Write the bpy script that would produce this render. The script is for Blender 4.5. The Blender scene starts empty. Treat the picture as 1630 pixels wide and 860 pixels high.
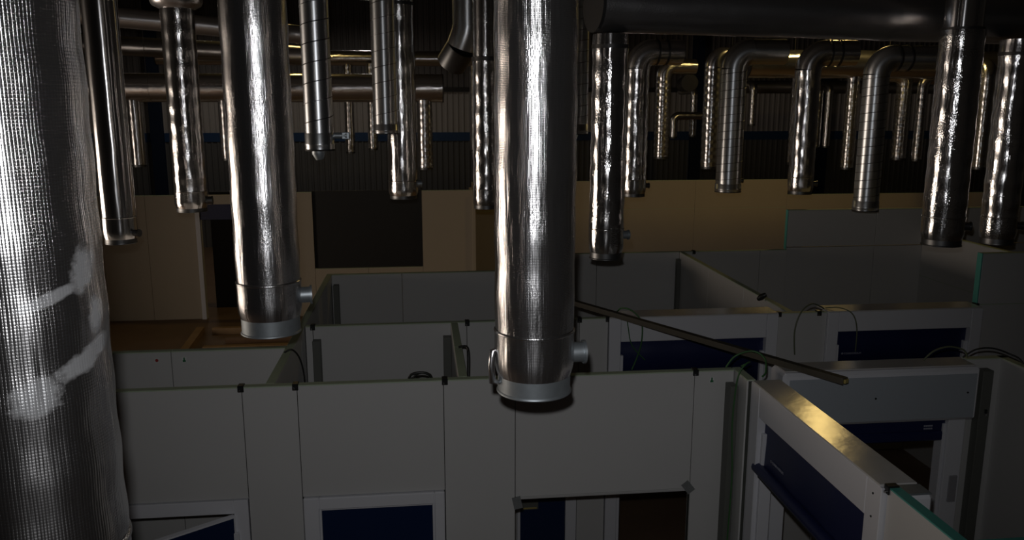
import bpy, bmesh, math, random
from mathutils import Vector, Matrix, noise

random.seed(7)
SC = bpy.context.scene
COL = SC.collection
PI = math.pi

# ------------------------------------------------------------------ camera
CAM_POS = Vector((0, 0, 4.9))
cam = bpy.data.cameras.new('camera')
cam.sensor_width = 36.0
cam.lens = 1304 / 1630 * 36.0
cam.clip_start = 0.05
cam.clip_end = 200
cam_o = bpy.data.objects.new('camera', cam)
COL.objects.link(cam_o)
cam_o.location = CAM_POS
cam_o.rotation_euler = (math.radians(90 - 11.2), 0, math.radians(-6.3))
cam.dof.use_dof = True
cam.dof.focus_distance = 3.6
cam.dof.aperture_fstop = 11
SC.camera = cam_o

# ------------------------------------------------------------------ world, lights, exposure
world = bpy.data.worlds.new('world')
SC.world = world
world.use_nodes = True
world.node_tree.nodes['Background'].inputs[0].default_value = (0.9, 0.8, 0.65, 1)
world.node_tree.nodes['Background'].inputs[1].default_value = 0.0

SC.view_settings.view_transform = 'Standard'
SC.view_settings.look = 'None'
SC.view_settings.exposure = 0.0
SC.view_settings.gamma = 1.0
SC.view_settings.use_curve_mapping = False
SC.cycles.caustics_reflective = False
SC.cycles.caustics_refractive = False
SC.cycles.blur_glossy = 0.3
SC.cycles.sample_clamp_indirect = 4.0

# the photographer's flash, just above the lens
fl = bpy.data.lights.new('camera_flash', 'SPOT')
fl.energy = 135
fl.color = (1.0, 0.99, 1.0)
fl.spot_size = math.radians(92)
fl.spot_blend = 0.9
fl.shadow_soft_size = 0.022
fl_o = bpy.data.objects.new('camera_flash', fl)
COL.objects.link(fl_o)
fl_o.rotation_euler = cam_o.rotation_euler
_R = cam_o.rotation_euler.to_matrix()
fl_o.location = CAM_POS + _R @ Vector((-0.034, 0.12, 0.0))

# warm light of the neighbouring bay, falling in through the open gate in the left hall wall
ga = bpy.data.lights.new('gate_light', 'AREA')
ga.shape = 'RECTANGLE'
ga.size = 4.6
ga.size_y = 3.9
ga.energy = 240
ga.spread = math.radians(133)
ga.color = (1.0, 0.83, 0.68)
ga_o = bpy.data.objects.new('gate_light', ga)
COL.objects.link(ga_o)
ga_o.location = (-11.9, 8.6, 2.15)
ga_o.rotation_euler = (math.radians(90), 0, math.radians(-90))


# ------------------------------------------------------------------ materials
MATS = {}


def _nodes(name):
    m = bpy.data.materials.new(name)
    m.use_nodes = True
    nt = m.node_tree
    return m, nt, nt.nodes['Principled BSDF']


def N(nt, kind, **kw):
    n = nt.nodes.new(kind)
    for k, v in kw.items():
        setattr(n, k, v)
    return n


def plain(name, col, rough=0.5, metal=0.0, var=0.06, scale=3.0, bump=0.0, bscale=60.0, spec=0.5, coat=0.0):
    """paint / board / metal with a soft procedural mottling and optional fine relief"""
    m, nt, b = _nodes(name)
    tc = N(nt, 'ShaderNodeTexCoord')
    nz = N(nt, 'ShaderNodeTexNoise')
    nz.inputs['Scale'].default_value = scale
    nz.inputs['Detail'].default_value = 5
    nt.links.new(tc.outputs['Object'], nz.inputs['Vector'])
    mr = N(nt, 'ShaderNodeMapRange')
    mr.inputs['To Min'].default_value = 1 - var
    mr.inputs['To Max'].default_value = 1 + var
    nt.links.new(nz.outputs['Fac'], mr.inputs['Value'])
    mx = N(nt, 'ShaderNodeVectorMath', operation='SCALE')
    mx.inputs[0].default_value = col
    nt.links.new(mr.outputs['Result'], mx.inputs['Scale'])
    nt.links.new(mx.outputs['Vector'], b.inputs['Base Color'])
    b.inputs['Roughness'].default_value = rough
    b.inputs['Metallic'].default_value = metal
    b.inputs['Specular IOR Level'].default_value = spec
    if coat:
        b.inputs['Coat Weight'].default_value = coat
    if bump:
        n2 = N(nt, 'ShaderNodeTexNoise')
        n2.inputs['Scale'].default_value = bscale
        n2.inputs['Detail'].default_value = 3
        nt.links.new(tc.outputs['Object'], n2.inputs['Vector'])
        bp = N(nt, 'ShaderNodeBump')
        bp.inputs['Strength'].default_value = 1.0
        bp.inputs['Distance'].default_value = bump
        nt.links.new(n2.outputs['Fac'], bp.inputs['Height'])
        nt.links.new(bp.outputs['Normal'], b.inputs['Normal'])
    MATS[name] = m
    return m


def foil(name, base=(0.80, 0.80, 0.815), rough=0.17, grid=0.0, cell=0.0067, wr=0.0011, wsu=30.0, wsv=5.0, fine=0.00012, pale_patches=False, aniso=0.75, patch=0.0, metal=0.965):
    """aluminium foil jacket; UV is in metres (u round the duct, v along it); reinforcing scrim as relief"""
    m, nt, b = _nodes(name)
    L = nt.links
    uv = N(nt, 'ShaderNodeUVMap')
    sep = N(nt, 'ShaderNodeSeparateXYZ')
    L.new(uv.outputs['UV'], sep.inputs[0])
    info = N(nt, 'ShaderNodeObjectInfo')
    off = N(nt, 'ShaderNodeMath', operation='MULTIPLY')
    off.inputs[1].default_value = 37.0
    L.new(info.outputs['Random'], off.inputs[0])

    def wrinkle(su, sv, det):
        cx = N(nt, 'ShaderNodeCombineXYZ')
        mu = N(nt, 'ShaderNodeMath', operation='MULTIPLY')
        mu.inputs[1].default_value = su
        mv = N(nt, 'ShaderNodeMath', operation='MULTIPLY')
        mv.inputs[1].default_value = sv
        L.new(sep.outputs['X'], mu.inputs[0])
        L.new(sep.outputs['Y'], mv.inputs[0])
        L.new(mu.outputs[0], cx.inputs['X'])
        L.new(mv.outputs[0], cx.inputs['Y'])
        L.new(off.outputs[0], cx.inputs['Z'])
        nz = N(nt, 'ShaderNodeTexNoise')
        nz.inputs['Scale'].default_value = 1.0
        nz.inputs['Detail'].default_value = det
        nz.inputs['Roughness'].default_value = 0.55
        L.new(cx.outputs[0], nz.inputs['Vector'])
        return nz

    nz = wrinkle(wsu, wsv, 2.5)
    hw = N(nt, 'ShaderNodeMath', operation='MULTIPLY')
    hw.inputs[1].default_value = wr
    L.new(nz.outputs['Fac'], hw.inputs[0])
    nf = wrinkle(150.0, 90.0, 1.0)
    hf = N(nt, 'ShaderNodeMath', operation='MULTIPLY_ADD')
    hf.inputs[1].default_value = fine
    L.new(nf.outputs['Fac'], hf.inputs[0])
    L.new(hw.outputs[0], hf.inputs[2])
    if patch:
        nm = wrinkle(7.0, 6.0, 1.0)
        mk = N(nt, 'ShaderNodeMapRange')
        mk.inputs['From Min'].default_value = 0.42
        mk.inputs['From Max'].default_value = 0.60
        L.new(nm.outputs['Fac'], mk.inputs['Value'])
        np_ = wrinkle(115.0, 85.0, 0.0)
        c0 = N(nt, 'ShaderNodeMath', operation='MULTIPLY')
        L.new(np_.outputs['Fac'], c0.inputs[0])
        L.new(mk.outputs['Result'], c0.inputs[1])
        c1 = N(nt, 'ShaderNodeMath', operation='MULTIPLY_ADD')
        c1.inputs[1].default_value = patch
        L.new(c0.outputs[0], c1.inputs[0])
        L.new(hf.outputs[0], c1.inputs[2])
        hf = c1
    height = hf
    if grid:
        def rib(sock, amp):
            a = N(nt, 'ShaderNodeMath', operation='MULTIPLY')
            a.inputs[1].default_value = PI / cell
            L.new(sock, a.inputs[0])
            s = N(nt, 'ShaderNodeMath', operation='SINE')
            L.new(a.outputs[0], s.inputs[0])
            ab = N(nt, 'ShaderNodeMath', operation='ABSOLUTE')
            L.new(s.outputs[0], ab.inputs[0])
            p = N(nt, 'ShaderNodeMath', operation='POWER')
            p.inputs[1].default_value = 0.55
            L.new(ab.outputs[0], p.inputs[0])
            q = N(nt, 'ShaderNodeMath', operation='MULTIPLY')
            q.inputs[1].default_value = amp
            L.new(p.outputs[0], q.inputs[0])
            return q
        a = rib(sep.outputs['X'], grid)
        c = rib(sep.outputs['Y'], grid * 0.7)
        s1 = N(nt, 'ShaderNodeMath', operation='ADD')
        L.new(a.outputs[0], s1.inputs[0])
        L.new(c.outputs[0], s1.inputs[1])
        s2 = N(nt, 'ShaderNodeMath', operation='ADD')
        L.new(s1.outputs[0], s2.inputs[0])
        L.new(hf.outputs[0], s2.inputs[1])
        height = s2
    bp = N(nt, 'ShaderNodeBump')
    bp.inputs['Strength'].default_value = 1.0
    bp.inputs['Distance'].default_value = 1.0
    L.new(height.outputs[0], bp.inputs['Height'])
    L.new(bp.outputs['Normal'], b.inputs['Normal'])
    b.inputs['Base Color'].default_value = (*base, 1)
    b.inputs['Metallic'].default_value = metal
    b.inputs['Roughness'].default_value = rough
    if aniso:
        tg = N(nt, 'ShaderNodeTangent', direction_type='UV_MAP')
        tg.uv_map = 'UVMap'
        L.new(tg.outputs[0], b.inputs['Tangent'])
        b.inputs['Anisotropic'].default_value = aniso
        b.inputs['Anisotropic Rotation'].default_value = 0.25
    if pale_patches:
        # pale patches mixed into the foil colour: irregular streaks with their own outline
        na = wrinkle(34.0, 40.0, 6.0)
        tot = None
        for (u0, v0, su, sv, sl) in pale_patches:
            # distance inside a slanted ellipse
            du = N(nt, 'ShaderNodeMath', operation='SUBTRACT')
            du.inputs[1].default_value = u0
            L.new(sep.outputs['X'], du.inputs[0])
            dv = N(nt, 'ShaderNodeMath', operation='SUBTRACT')
            dv.inputs[1].default_value = v0
            L.new(sep.outputs['Y'], dv.inputs[0])
            sk = N(nt, 'ShaderNodeMath', operation='MULTIPLY_ADD')
            sk.inputs[1].default_value = -sl
            L.new(du.outputs[0], sk.inputs[0])
            L.new(dv.outputs[0], sk.inputs[2])
            a1 = N(nt, 'ShaderNodeMath', operation='DIVIDE')
            a1.inputs[1].default_value = su
            L.new(du.outputs[0], a1.inputs[0])
            a2 = N(nt, 'ShaderNodeMath', operation='DIVIDE')
            a2.inputs[1].default_value = sv
            L.new(sk.outputs[0], a2.inputs[0])
            p1 = N(nt, 'ShaderNodeMath', operation='POWER')
            p1.inputs[1].default_value = 2
            L.new(a1.outputs[0], p1.inputs[0])
            p2 = N(nt, 'ShaderNodeMath', operation='POWER')
            p2.inputs[1].default_value = 2
            L.new(a2.outputs[0], p2.inputs[0])
            d = N(nt, 'ShaderNodeMath', operation='ADD')
            L.new(p1.outputs[0], d.inputs[0])
            L.new(p2.outputs[0], d.inputs[1])
            e = N(nt, 'ShaderNodeMath', operation='MULTIPLY_ADD')
            e.inputs[1].default_value = 2.2
            e.inputs[2].default_value = -1.1
            L.new(na.outputs['Fac'], e.inputs[0])
            g = N(nt, 'ShaderNodeMath', operation='ADD')
            L.new(d.outputs[0], g.inputs[0])
            L.new(e.outputs[0], g.inputs[1])
            r = N(nt, 'ShaderNodeMapRange')
            r.inputs['From Min'].default_value = 0.45
            r.inputs['From Max'].default_value = 1.15
            r.inputs['To Min'].default_value = 0.28
            r.inputs['To Max'].default_value = 0.0
            L.new(g.outputs[0], r.inputs['Value'])
            if tot is None:
                tot = r.outputs[0]
            else:
                mxm = N(nt, 'ShaderNodeMath', operation='MAXIMUM')
                L.new(tot, mxm.inputs[0])
                L.new(r.outputs[0], mxm.inputs[1])
                tot = mxm.outputs[0]
        mm = N(nt, 'ShaderNodeMath', operation='SUBTRACT')
        mm.inputs[0].default_value = metal
        L.new(tot, mm.inputs[1])
        L.new(mm.outputs[0], b.inputs['Metallic'])
        cm = N(nt, 'ShaderNodeMix', data_type='RGBA')
        cm.inputs['A'].default_value = (*base, 1)
        cm.inputs['B'].default_value = (0.36, 0.41, 0.44, 1)
        L.new(tot, cm.inputs['Factor'])
        L.new(cm.outputs['Result'], b.inputs['Base Color'])
    MATS[name] = m
    return m


foil('foil_scrim', grid=0.00021, wr=0.0006, wsu=130, wsv=5, fine=0.0, rough=0.19, aniso=.86, patch=.0006)
foil('foil_scrim_near', grid=0.00030, wr=0.0007, wsu=130, wsv=5.0, fine=0.0, rough=0.20, aniso=.8, metal=.982,
     pale_patches=[(0.757, 4.575, 0.040, 0.050, 0.35), (0.785, 4.475, 0.030, 0.040, 0.4), (0.752, 4.39, 0.085, 0.026, 0.35), (0.68, 4.53, 0.07, 0.014, 0.3), (0.63, 4.33, 0.05, 0.04, 0.1)])
foil('foil_mid', grid=0.0, wr=0.0010, wsu=90, wsv=9, fine=0.0, rough=0.155, aniso=.8, patch=.0015)
foil('foil_far', grid=0.0, wr=0.0018, wsu=40, wsv=8, fine=0.0, rough=0.22, aniso=.75, patch=.0015)
foil('foil_smooth', grid=0.0, wr=0.0010, wsu=22, wsv=2.2, fine=0.00003, rough=0.17)
foil('foil_main', base=(0.55, 0.55, 0.57), grid=0.0, metal=.92, wr=0.0016, wsu=14, wsv=5, fine=0.0, rough=0.34, aniso=.4, patch=.0010)
foil('spiral_metal', base=(0.72, 0.75, 0.78), grid=0.0, wr=0.0006, wsu=8, wsv=1.5, fine=0.0, rough=0.34, aniso=.6)
plain('galvanised', (0.40, 0.445, 0.475), 0.46, 0.72, 0.18, 25, 0.0002, 40)
plain('galv_dark', (0.16, 0.165, 0.17), 0.4, 0.9, 0.15, 25)
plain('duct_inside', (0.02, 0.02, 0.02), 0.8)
plain('tape_dark', (0.03, 0.03, 0.03), 0.45)
plain('panel', (0.60, 0.60, 0.59), 0.42, 0, 0.035, 1.4, 0.00004, 220)
plain('panel_back', (0.50, 0.50, 0.49), 0.5, 0, 0.04, 1.4)
plain('panel_beige', (0.47, 0.41, 0.315), 0.55, 0, 0.06, 0.9)
plain('panel_core', (0.06, 0.065, 0.055), 0.8)
plain('edge_green', (0.46, 0.55, 0.40), 0.6, 0, 0.10, 6)
plain('edge_turquoise', (0.09, 0.36, 0.31), 0.5, 0, 0.08, 6)
plain('frame_white', (0.74, 0.75, 0.79), 0.28, 0, 0.02, 2)
plain('header_grey', (0.40, 0.44, 0.48), 0.4, 0, 0.03, 2)
plain('header_top', (0.74, 0.73, 0.71), 0.20, 0.25, 0.12, 9, 0.0014, 8)
plain('navy', (0.010, 0.016, 0.075), 0.42, 0, 0.05, 2, 0.0012, 4)
plain('navy_door', (0.008, 0.022, 0.075), 0.3, 0, 0.04, 2)
plain('lettering_white', (0.42, 0.43, 0.50), 0.5)
plain('rubber_black', (0.015, 0.015, 0.014), 0.6)
plain('clip_black', (0.02, 0.022, 0.022), 0.4, 0.3)
plain('bolt_steel', (0.62, 0.62, 0.62), 0.25, 1.0)
plain('tape_grey', (0.20, 0.21, 0.21), 0.5, 0, 0.25, 60)
plain('channel_olive', (0.13, 0.135, 0.12), 0.55)
plain('strut_paint', (0.055, 0.05, 0.036), 0.65, 0.0, 0.2, 8)
plain('strut_end', (0.75, 0.62, 0.22), 0.4, 0.6)
plain('cable_green', (0.05, 0.15, 0.05), 0.45)
plain('cable_black', (0.02, 0.021, 0.02), 0.45)
plain('cable_olive', (0.13, 0.15, 0.09), 0.45)
plain('floor_brown', (0.19, 0.125, 0.08), 0.6, 0, 0.30, 1.1)
plain('wood', (0.34, 0.22, 0.11), 0.65, 0, 0.25, 5)
plain('wood_dark', (0.20, 0.115, 0.06), 0.65, 0, 0.25, 5)
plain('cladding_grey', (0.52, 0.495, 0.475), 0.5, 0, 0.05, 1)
plain('wall_dark_grey', (0.16, 0.165, 0.17), 0.6, 0, 0.06, 1)  # dark hall walls; on the lower back wall it stands for shade
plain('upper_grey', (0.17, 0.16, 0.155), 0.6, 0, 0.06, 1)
plain('band_blue', (0.03, 0.08, 0.20), 0.5)
plain('steel_blue', (0.010, 0.022, 0.055), 0.5)
plain('roof_dark', (0.08, 0.075, 0.07), 0.7, 0, 0.1, 1)
plain('steel_dark', (0.045, 0.043, 0.042), 0.55, 0.2)
plain('opening_shade', (0.012, 0.012, 0.011), 0.5)  # black that stands in for the dark beyond openings
plain('sticker_white', (0.66, 0.68, 0.66), 0.5)
plain('sticker_red', (0.35, 0.03, 0.03), 0.5)
plain('sticker_green', (0.02, 0.16, 0.06), 0.5)
plain('lamp_housing', (0.3, 0.3, 0.3), 0.4, 0.5)
plain('intercom_grey', (0.33, 0.33, 0.35), 0.5)


# ------------------------------------------------------------------ mesh helpers
class MB:
    """collects verts / faces (world coordinates), optional uv per face corner"""

    def __init__(s):
        s.v, s.f, s.uv, s.sm = [], [], [], []

    def add(s, vs, fs, uvs=None, smooth=False):
        o = len(s.v)
        s.v += [tuple(p) for p in vs]
        for i, f in enumerate(fs):
            s.f.append(tuple(k + o for k in f))
            s.uv.append(uvs[i] if uvs else None)
            s.sm.append(smooth)
        return s

    def box(s, x0, x1, y0, y1, z0, z1, c=0.003):
        """box with chamfered edges"""
        X, Y, Z = sorted((x0, x1)), sorted((y0, y1)), sorted((z0, z1))
        c = min(c, (X[1] - X[0]) * .3, (Y[1] - Y[0]) * .3, (Z[1] - Z[0]) * .3)
        if c <= 0.0005:
            v = [(X[i], Y[j], Z[k]) for i in (0, 1) for j in (0, 1) for k in (0, 1)]
            return s.add(v, [(0, 1, 3, 2), (4, 6, 7, 5), (0, 4, 5, 1), (2, 3, 7, 6), (0, 2, 6, 4), (1, 5, 7, 3)])
        idx, v = {}, []
        for i in (0, 1):
            for j in (0, 1):
                for k in (0, 1):
                    for a in (0, 1, 2):
                        p = [X[i], Y[j], Z[k]]
                        for ax, (q, A) in enumerate(zip((i, j, k), (X, Y, Z))):
                            if ax != a:
                                p[ax] += c if q == 0 else -c
                        idx[i, j, k, a] = len(v)
                        v.append(tuple(p))
        f = []
        for a, (b, d) in enumerate(((1, 2), (0, 2), (0, 1))):
            for sgn in (0, 1):
                q = []
                for (m, n) in ((0, 0), (1, 0), (1, 1), (0, 1)):
                    key = [0, 0, 0]
                    key[a], key[b], key[d] = sgn, m, n
                    q.append(idx[key[0], key[1], key[2], a])
                f.append(q)
        for a, (b, d) in enumerate(((1, 2), (0, 2), (0, 1))):
            for m in (0, 1):
                for n in (0, 1):
                    q = []
                    for (sgn, w) in ((0, b), (1, b), (1, d), (0, d)):
                        key = [0, 0, 0]
                        key[a], key[b], key[d] = sgn, m, n
                        q.append(idx[key[0], key[1], key[2], w])
                    f.append(q)
        for i in (0, 1):
            for j in (0, 1):
                for k in (0, 1):
                    f.append([idx[i, j, k, a] for a in (0, 1, 2)])
        return s.add(v, f)

    def sweep(s, pts, rad, n=24, caps=False, rfun=None, v0=0.0, smooth=True, closed_cap=(True, True)):
        """tube along pts; rad number or list; rfun(theta, length) gives an addition; UV in metres"""
        P = [Vector(p) for p in pts]
        m = len(P)
        R = rad if isinstance(rad, (list, tuple)) else [rad] * m
        T = []
        for i in range(m):
            t = (P[min(i + 1, m - 1)] - P[max(i - 1, 0)])
            T.append(t.normalized() if t.length > 1e-9 else Vector((0, 0, 1)))
        up = Vector((0, 1, 0)) if abs(T[0].y) < .9 else Vector((1, 0, 0))
        nrm = (up - T[0] * up.dot(T[0])).normalized()
        vs, ln, L = [], 0.0, []
        Rm = max(R)
        for i in range(m):
            if i:
                ln += (P[i] - P[i - 1]).length
                nrm = (nrm - T[i] * nrm.dot(T[i])).normalized()
            bn = T[i].cross(nrm)
            L.append(ln)
            for k in range(n):
                a = 2 * PI * k / n
                r = R[i] + (rfun(a, v0 + ln) if rfun else 0)
                vs.append(P[i] + (nrm * math.cos(a) + bn * math.sin(a)) * r)
        fs, uvs = [], []
        for i in range(m - 1):
            for k in range(n):
                k2 = (k + 1) % n
                fs.append((i * n + k, i * n + k2, (i + 1) * n + k2, (i + 1) * n + k))
                u0, u1 = 2 * PI * Rm * k / n, 2 * PI * Rm * (k + 1) / n
                w0, w1 = v0 + L[i], v0 + L[i + 1]
                uvs.append([(u0, w0), (u1, w0), (u1, w1), (u0, w1)])
        s.add(vs, fs, uvs, smooth)
        if caps:
            for e, base in ((0, 0), (1, (m - 1) * n)):
                if closed_cap[e]:
                    ring = [vs[base + k] for k in range(n)]
                    order = list(range(n))
                    if e == 0:
                        order.reverse()
                    s.add(ring, [order], [[(ring[q].x, ring[q].y) for q in order]], False)
        return s

    def build(s, name, mat, parent=None, origin=None):
        base = parent.matrix_world.translation.copy() if parent is not None and False else (parent['_loc'] if parent is not None else None)
        if parent is not None:
            o = Vector(base)
        else:
            o = Vector(origin) if origin is not None else Vector((0, 0, 0))
        me = bpy.data.meshes.new(name)
        me.from_pydata([(p[0] - o.x, p[1] - o.y, p[2] - o.z) for p in s.v], [], s.f)
        if any(u is not None for u in s.uv):
            lay = me.uv_layers.new(name='UVMap')
            li = 0
            for fi, f in enumerate(s.f):
                u = s.uv[fi]
                for k in range(len(f)):
                    lay.data[li].uv = u[k] if u else (0, 0)
                    li += 1
        me.polygons.foreach_set('use_smooth', s.sm)
        me.materials.append(MATS[mat])
        me.validate()
        me.update()
        ob = bpy.data.objects.new(name, me)
        COL.objects.link(ob)
        ob['_loc'] = tuple(o)
        if parent is not None:
            ob.parent = parent
        else:
            ob.location = o
        return ob


def thing(name, label, cat, loc, group=None):
    o = bpy.data.objects.new(name, None)
    o.empty_display_size = 0.1
    COL.objects.link(o)
    o.location = loc
    o['_loc'] = tuple(loc)
    o['label'] = label
    o['category'] = cat
    if group:
        o['group'] = group
    return o


def tag(o, label, cat, group=None):
    o['label'] = label
    o['category'] = cat
    if group:
        o['group'] = group
    return o


def structure(o, label, cat=None):
    o['kind'] = 'structure'
    o['label'] = label
    if cat:
        o['category'] = cat
    return o


def sroot(name, label, loc, cat=None):
    o = bpy.data.objects.new(name, None)
    COL.objects.link(o)
    o.location = loc
    o['_loc'] = tuple(loc)
    return structure(o, label, cat)


# ------------------------------------------------------------------ the hall
m = MB().box(-12.2, 22, -9, 30.3, -0.2, 0, 0)
structure(m.build('floor', 'floor_brown'), 'brown dusty floor of the dark hall', 'floor')
ceil = structure(MB().box(-12.2, 22, -9, 30.3, 8.8, 9.0, 0).build('ceiling', 'roof_dark', None, (5, 10, 8.8)), 'dark sheet roof high above the ducts', 'ceiling')
for ib, yb in enumerate((.4, 5.35, 13, 19.2, 26.6)):
    b = MB()
    b.box(-12, 21.8, yb - .09, yb + .09, 8.45, 8.47).box(-12, 21.8, yb - .09, yb + .09, 8.77, 8.79).box(-12, 21.8, yb - .008, yb + .008, 8.47, 8.77)
    structure(b.build('trim_%d' % (ib + 1), 'steel_dark', None, (5, yb, 8.45)), 'dark steel roof beam spanning the hall', 'beam')
# back wall with real corrugated sheeting above a blue band
wb = sroot('wall_back', 'corrugated grey sheet wall with a dark blue band at the end of the hall', (5, 30, 0), 'wall')
v, f = [], []
x = -12.0
prof = []
while x < 21.8:
    for dx, dy in ((0, 0), (.10, 0), (.13, -.035), (.17, -.035), (.20, 0)):
        prof.append((x + dx, 29.98 + dy))
    x += .2
for (px, py) in prof:
    v += [(px, py, 4.04), (px, py, 5.54)]
f = [(2 * i, 2 * i + 2, 2 * i + 3, 2 * i + 1) for i in range(len(prof) - 1)]
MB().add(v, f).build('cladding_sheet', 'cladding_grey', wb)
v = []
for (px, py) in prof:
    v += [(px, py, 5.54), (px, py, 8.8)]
MB().add(v, f).build('upper_sheet', 'upper_grey', wb)  # darker colour tones down the lamp light high on the wall
MB().box(-12, 21.9, 29.93, 30.0, 3.73, 4.04).build('blue_band', 'band_blue', wb)
v, f = [], []
for (px, py) in prof:
    v += [(px, py, 0), (px, py, 3.73)]
f = [(2 * i, 2 * i + 2, 2 * i + 3, 2 * i + 1) for i in range(len(prof) - 1)]
MB().add(v, f).build('lower_sheet', 'wall_dark_grey', wb)  # darker grey paints in the shade below the band
MB().box(-12, 21.9, 30.0, 30.2, 0, 8.8, 0).build('wall_liner', 'wall_dark_grey', wb)
MB().box(-12, 21.9, 29.86, 29.94, 5.46, 5.62).build('wall_rail', 'steel_dark', wb)
for px in (-9, 10.1, 15.0, 19.8):
    b = MB().box(px - .2, px + .2, 29.62, 29.65, 0, 8.8).box(px - .2, px + .2, 29.82, 29.85, 0, 8.8).box(px - .01, px + .01, 29.65, 29.82, 0, 8.8)
    b.build('steel_column', 'steel_blue', wb)
wl = sroot('wall_left', 'dark hall wall with an open gate to the lit neighbouring bay', (-12, 10, 0), 'wall')
MB().box(-12.2, -12, -9, 5.9, 0, 8.8).build('wall_sheet', 'wall_dark_grey', wl)
MB().box(-12.2, -12, 11.3, 30.2, 0, 8.8).build('wall_sheet', 'wall_dark_grey', wl)
MB().box(-12.2, -12, 5.9, 11.3, 4.2, 8.8).build('wall_sheet', 'wall_dark_grey', wl)
for (a, b_) in ((5.8, 6.0), (11.2, 11.4)):
    MB().box(-12.0, -11.85, a, b_, 0, 4.25).build('gate_post', 'steel_dark', wl)
MB().box(-12.0, -11.85, 5.8, 11.4, 4.12, 4.3).build('gate_lintel', 'steel_dark', wl)
structure(MB().box(21.9, 22.1, -9, 30.2, 0, 8.8).build('wall_right', 'wall_dark_grey', None, (22, 10, 0)), 'dark hall wall on the right', 'wall')
structure(MB().box(-12.2, 22, -9.2, -9, 0, 8.8).build('wall_rear', 'wall_dark_grey', None, (5, -9, 0)), 'dark hall wall at the rear', 'wall')

# ------------------------------------------------------------------ partition walls
T = 0.065


def clip(parent, x, y, z, axis='x', sz=1.0):
    """black joint clip with a bolt, sitting over the top edge of a joint; front toward -y (axis x) or -x (axis y)"""
    b = MB()
    w, h = .021 * sz, .034 * sz
    if axis == 'x':
        b.box(x - w, x + w, y - .012, y - .001, z - h, z + .012).box(x - w, x + w, y - .012, y + .05, z + .004, z + .014)
    else:
        b.box(x - .012, x - .001, y - w, y + w, z - h, z + .012).box(x - .012, x + .05, y - w, y + w, z + .004, z + .014)
    c = b.build('joint_clip', 'clip_black', parent)
    bb = MB()
    if axis == 'x':
        bb.sweep([(x - .008, y - .022, z - .022), (x - .008, y - .010, z - .022)], .007, 8, True)
    else:
        bb.sweep([(x - .022, y, z - .022), (x - .010, y, z - .022)], .007, 8, True)
    bb.build('bolt', 'bolt_steel', c)
    return c


def wall(name, label, axis, pos, rects, mat='panel', edge='edge_green', t=T, gap=.0045, split=True):
    """run of panels. axis 'x': face at y=pos toward the camera; axis 'y': face at x=pos.
    rects: (a0, a1, z0, z1) each one panel"""
    a0 = min(r[0] for r in rects)
    a1 = max(r[1] for r in rects)
    s = 1 if t > 0 else -1

    def B(mb, p, q, d0, d1, z0, z1, c=.003):
        if axis == 'x':
            return mb.box(p, q, pos + d0, pos + d1, z0, z1, c)
        return mb.box(pos + d0, pos + d1, p, q, z0, z1, c)
    loc = ((a0 + a1) / 2, pos, 0) if axis == 'x' else (pos, (a0 + a1) / 2, 0)
    r = sroot(name, label, loc, 'wall')
    core = MB()
    for (p, q, z0, z1) in rects:
        B(core, p + .001, q - .001, .012 * s, t - .012 * s, z0 + .002, z1 - .012, 0)
    core.build('core', 'panel_core', r)
    for (p, q, z0, z1) in rects:
        B(MB(), p + gap / 2, q - gap / 2, 0, t, z0, z1 - .008, .0025).build('panel', mat, r)
        if edge:
            B(MB(), p + gap / 2, q - gap / 2, .002 * s, t - .002 * s, z1 - .008, z1, .001).build('top_edge', edge, r)
    return r


def channel(parent, axis, x0, x1, y0, y1, ztop, side=-1):
    """dark corner channel standing in a wall corner"""
    MB().box(x0, x1, y0, y1, 0, ztop, .004).build('corner_channel', 'channel_olive', parent)


W = {}
# front run, with two hinged doors and an open passage
W['front'] = wall('wall_front', 'front run of pale grey partition panels with two blue doors', 'x', 5.58, [
    (-6.0, -4.7, 0, 3), (-4.7, -3.5, 0, 3), (-3.5, -2.30, 0, 3),
    (-2.30, -1.27, 2.17, 3), (-1.27, -.895, 0, 3), (-.895, .125, 2.16, 3),
    (.125, .64, 0, 3), (.64, 1.97, 2.075, 3), (1.97, 2.27, 0, 3)])
for cx in (-1.275, -.905, .135, 1.975):
    clip(W['front'], cx, 5.58, 3.0)
channel(W['front'], 'x', 2.205, 2.265, 5.47, 5.58, 2.91)
# soffit of the open passage: thin bottom rail
MB().box(.66, 1.95, 5.575, 5.645, 2.055, 2.075).build('soffit_rail', 'panel_back', W['front'])
for (cx, cz, rot) in ((.655, 2.03, 12), (1.955, 2.085, 38)):
    b = MB()
    a = math.radians(rot)
    hw, hh = .032, .048
    q = [(cx + (sx * hw) * math.cos(a) - (sz * hh) * math.sin(a), cz + (sx * hw) * math.sin(a) + (sz * hh) * math.cos(a)) for sx, sz in ((-1, -1), (1, -1), (1, 1), (-1, 1))]
    b.add([(p[0], 5.574, p[1]) for p in q] + [(p[0], 5.5785, p[1]) for p in q], [(0, 1, 2, 3), (7, 6, 5, 4), (0, 4, 5, 1), (1, 5, 6, 2), (2, 6, 7, 3), (3, 7, 4, 0)])
    b.build('tape_patch', 'tape_grey', W['front'])
# small square stickers
def sticker(parent, x, y, z, mat, figure):
    p = MB().box(x - .018, x + .018, y - .003, y - .0005, z - .020, z + .020, 0).build('sticker', 'sticker_white', parent)
    b = MB()
    if figure == 'round':
        b.sweep([(x, y - .0035, z), (x, y - .0005, z)], .013, 16, True)
    else:
        b.box(x - .005, x + .005, y - .0045, y - .002, z - .004, z + .017, 0)
        b.box(x - .012, x + .012, y - .0045, y - .002, z - .018, z - .004, 0)
    b.build('pictogram', mat, p)
    return p


sticker(W['front'], 2.10, 5.58, 2.93, 'sticker_green', 'figure')

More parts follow.
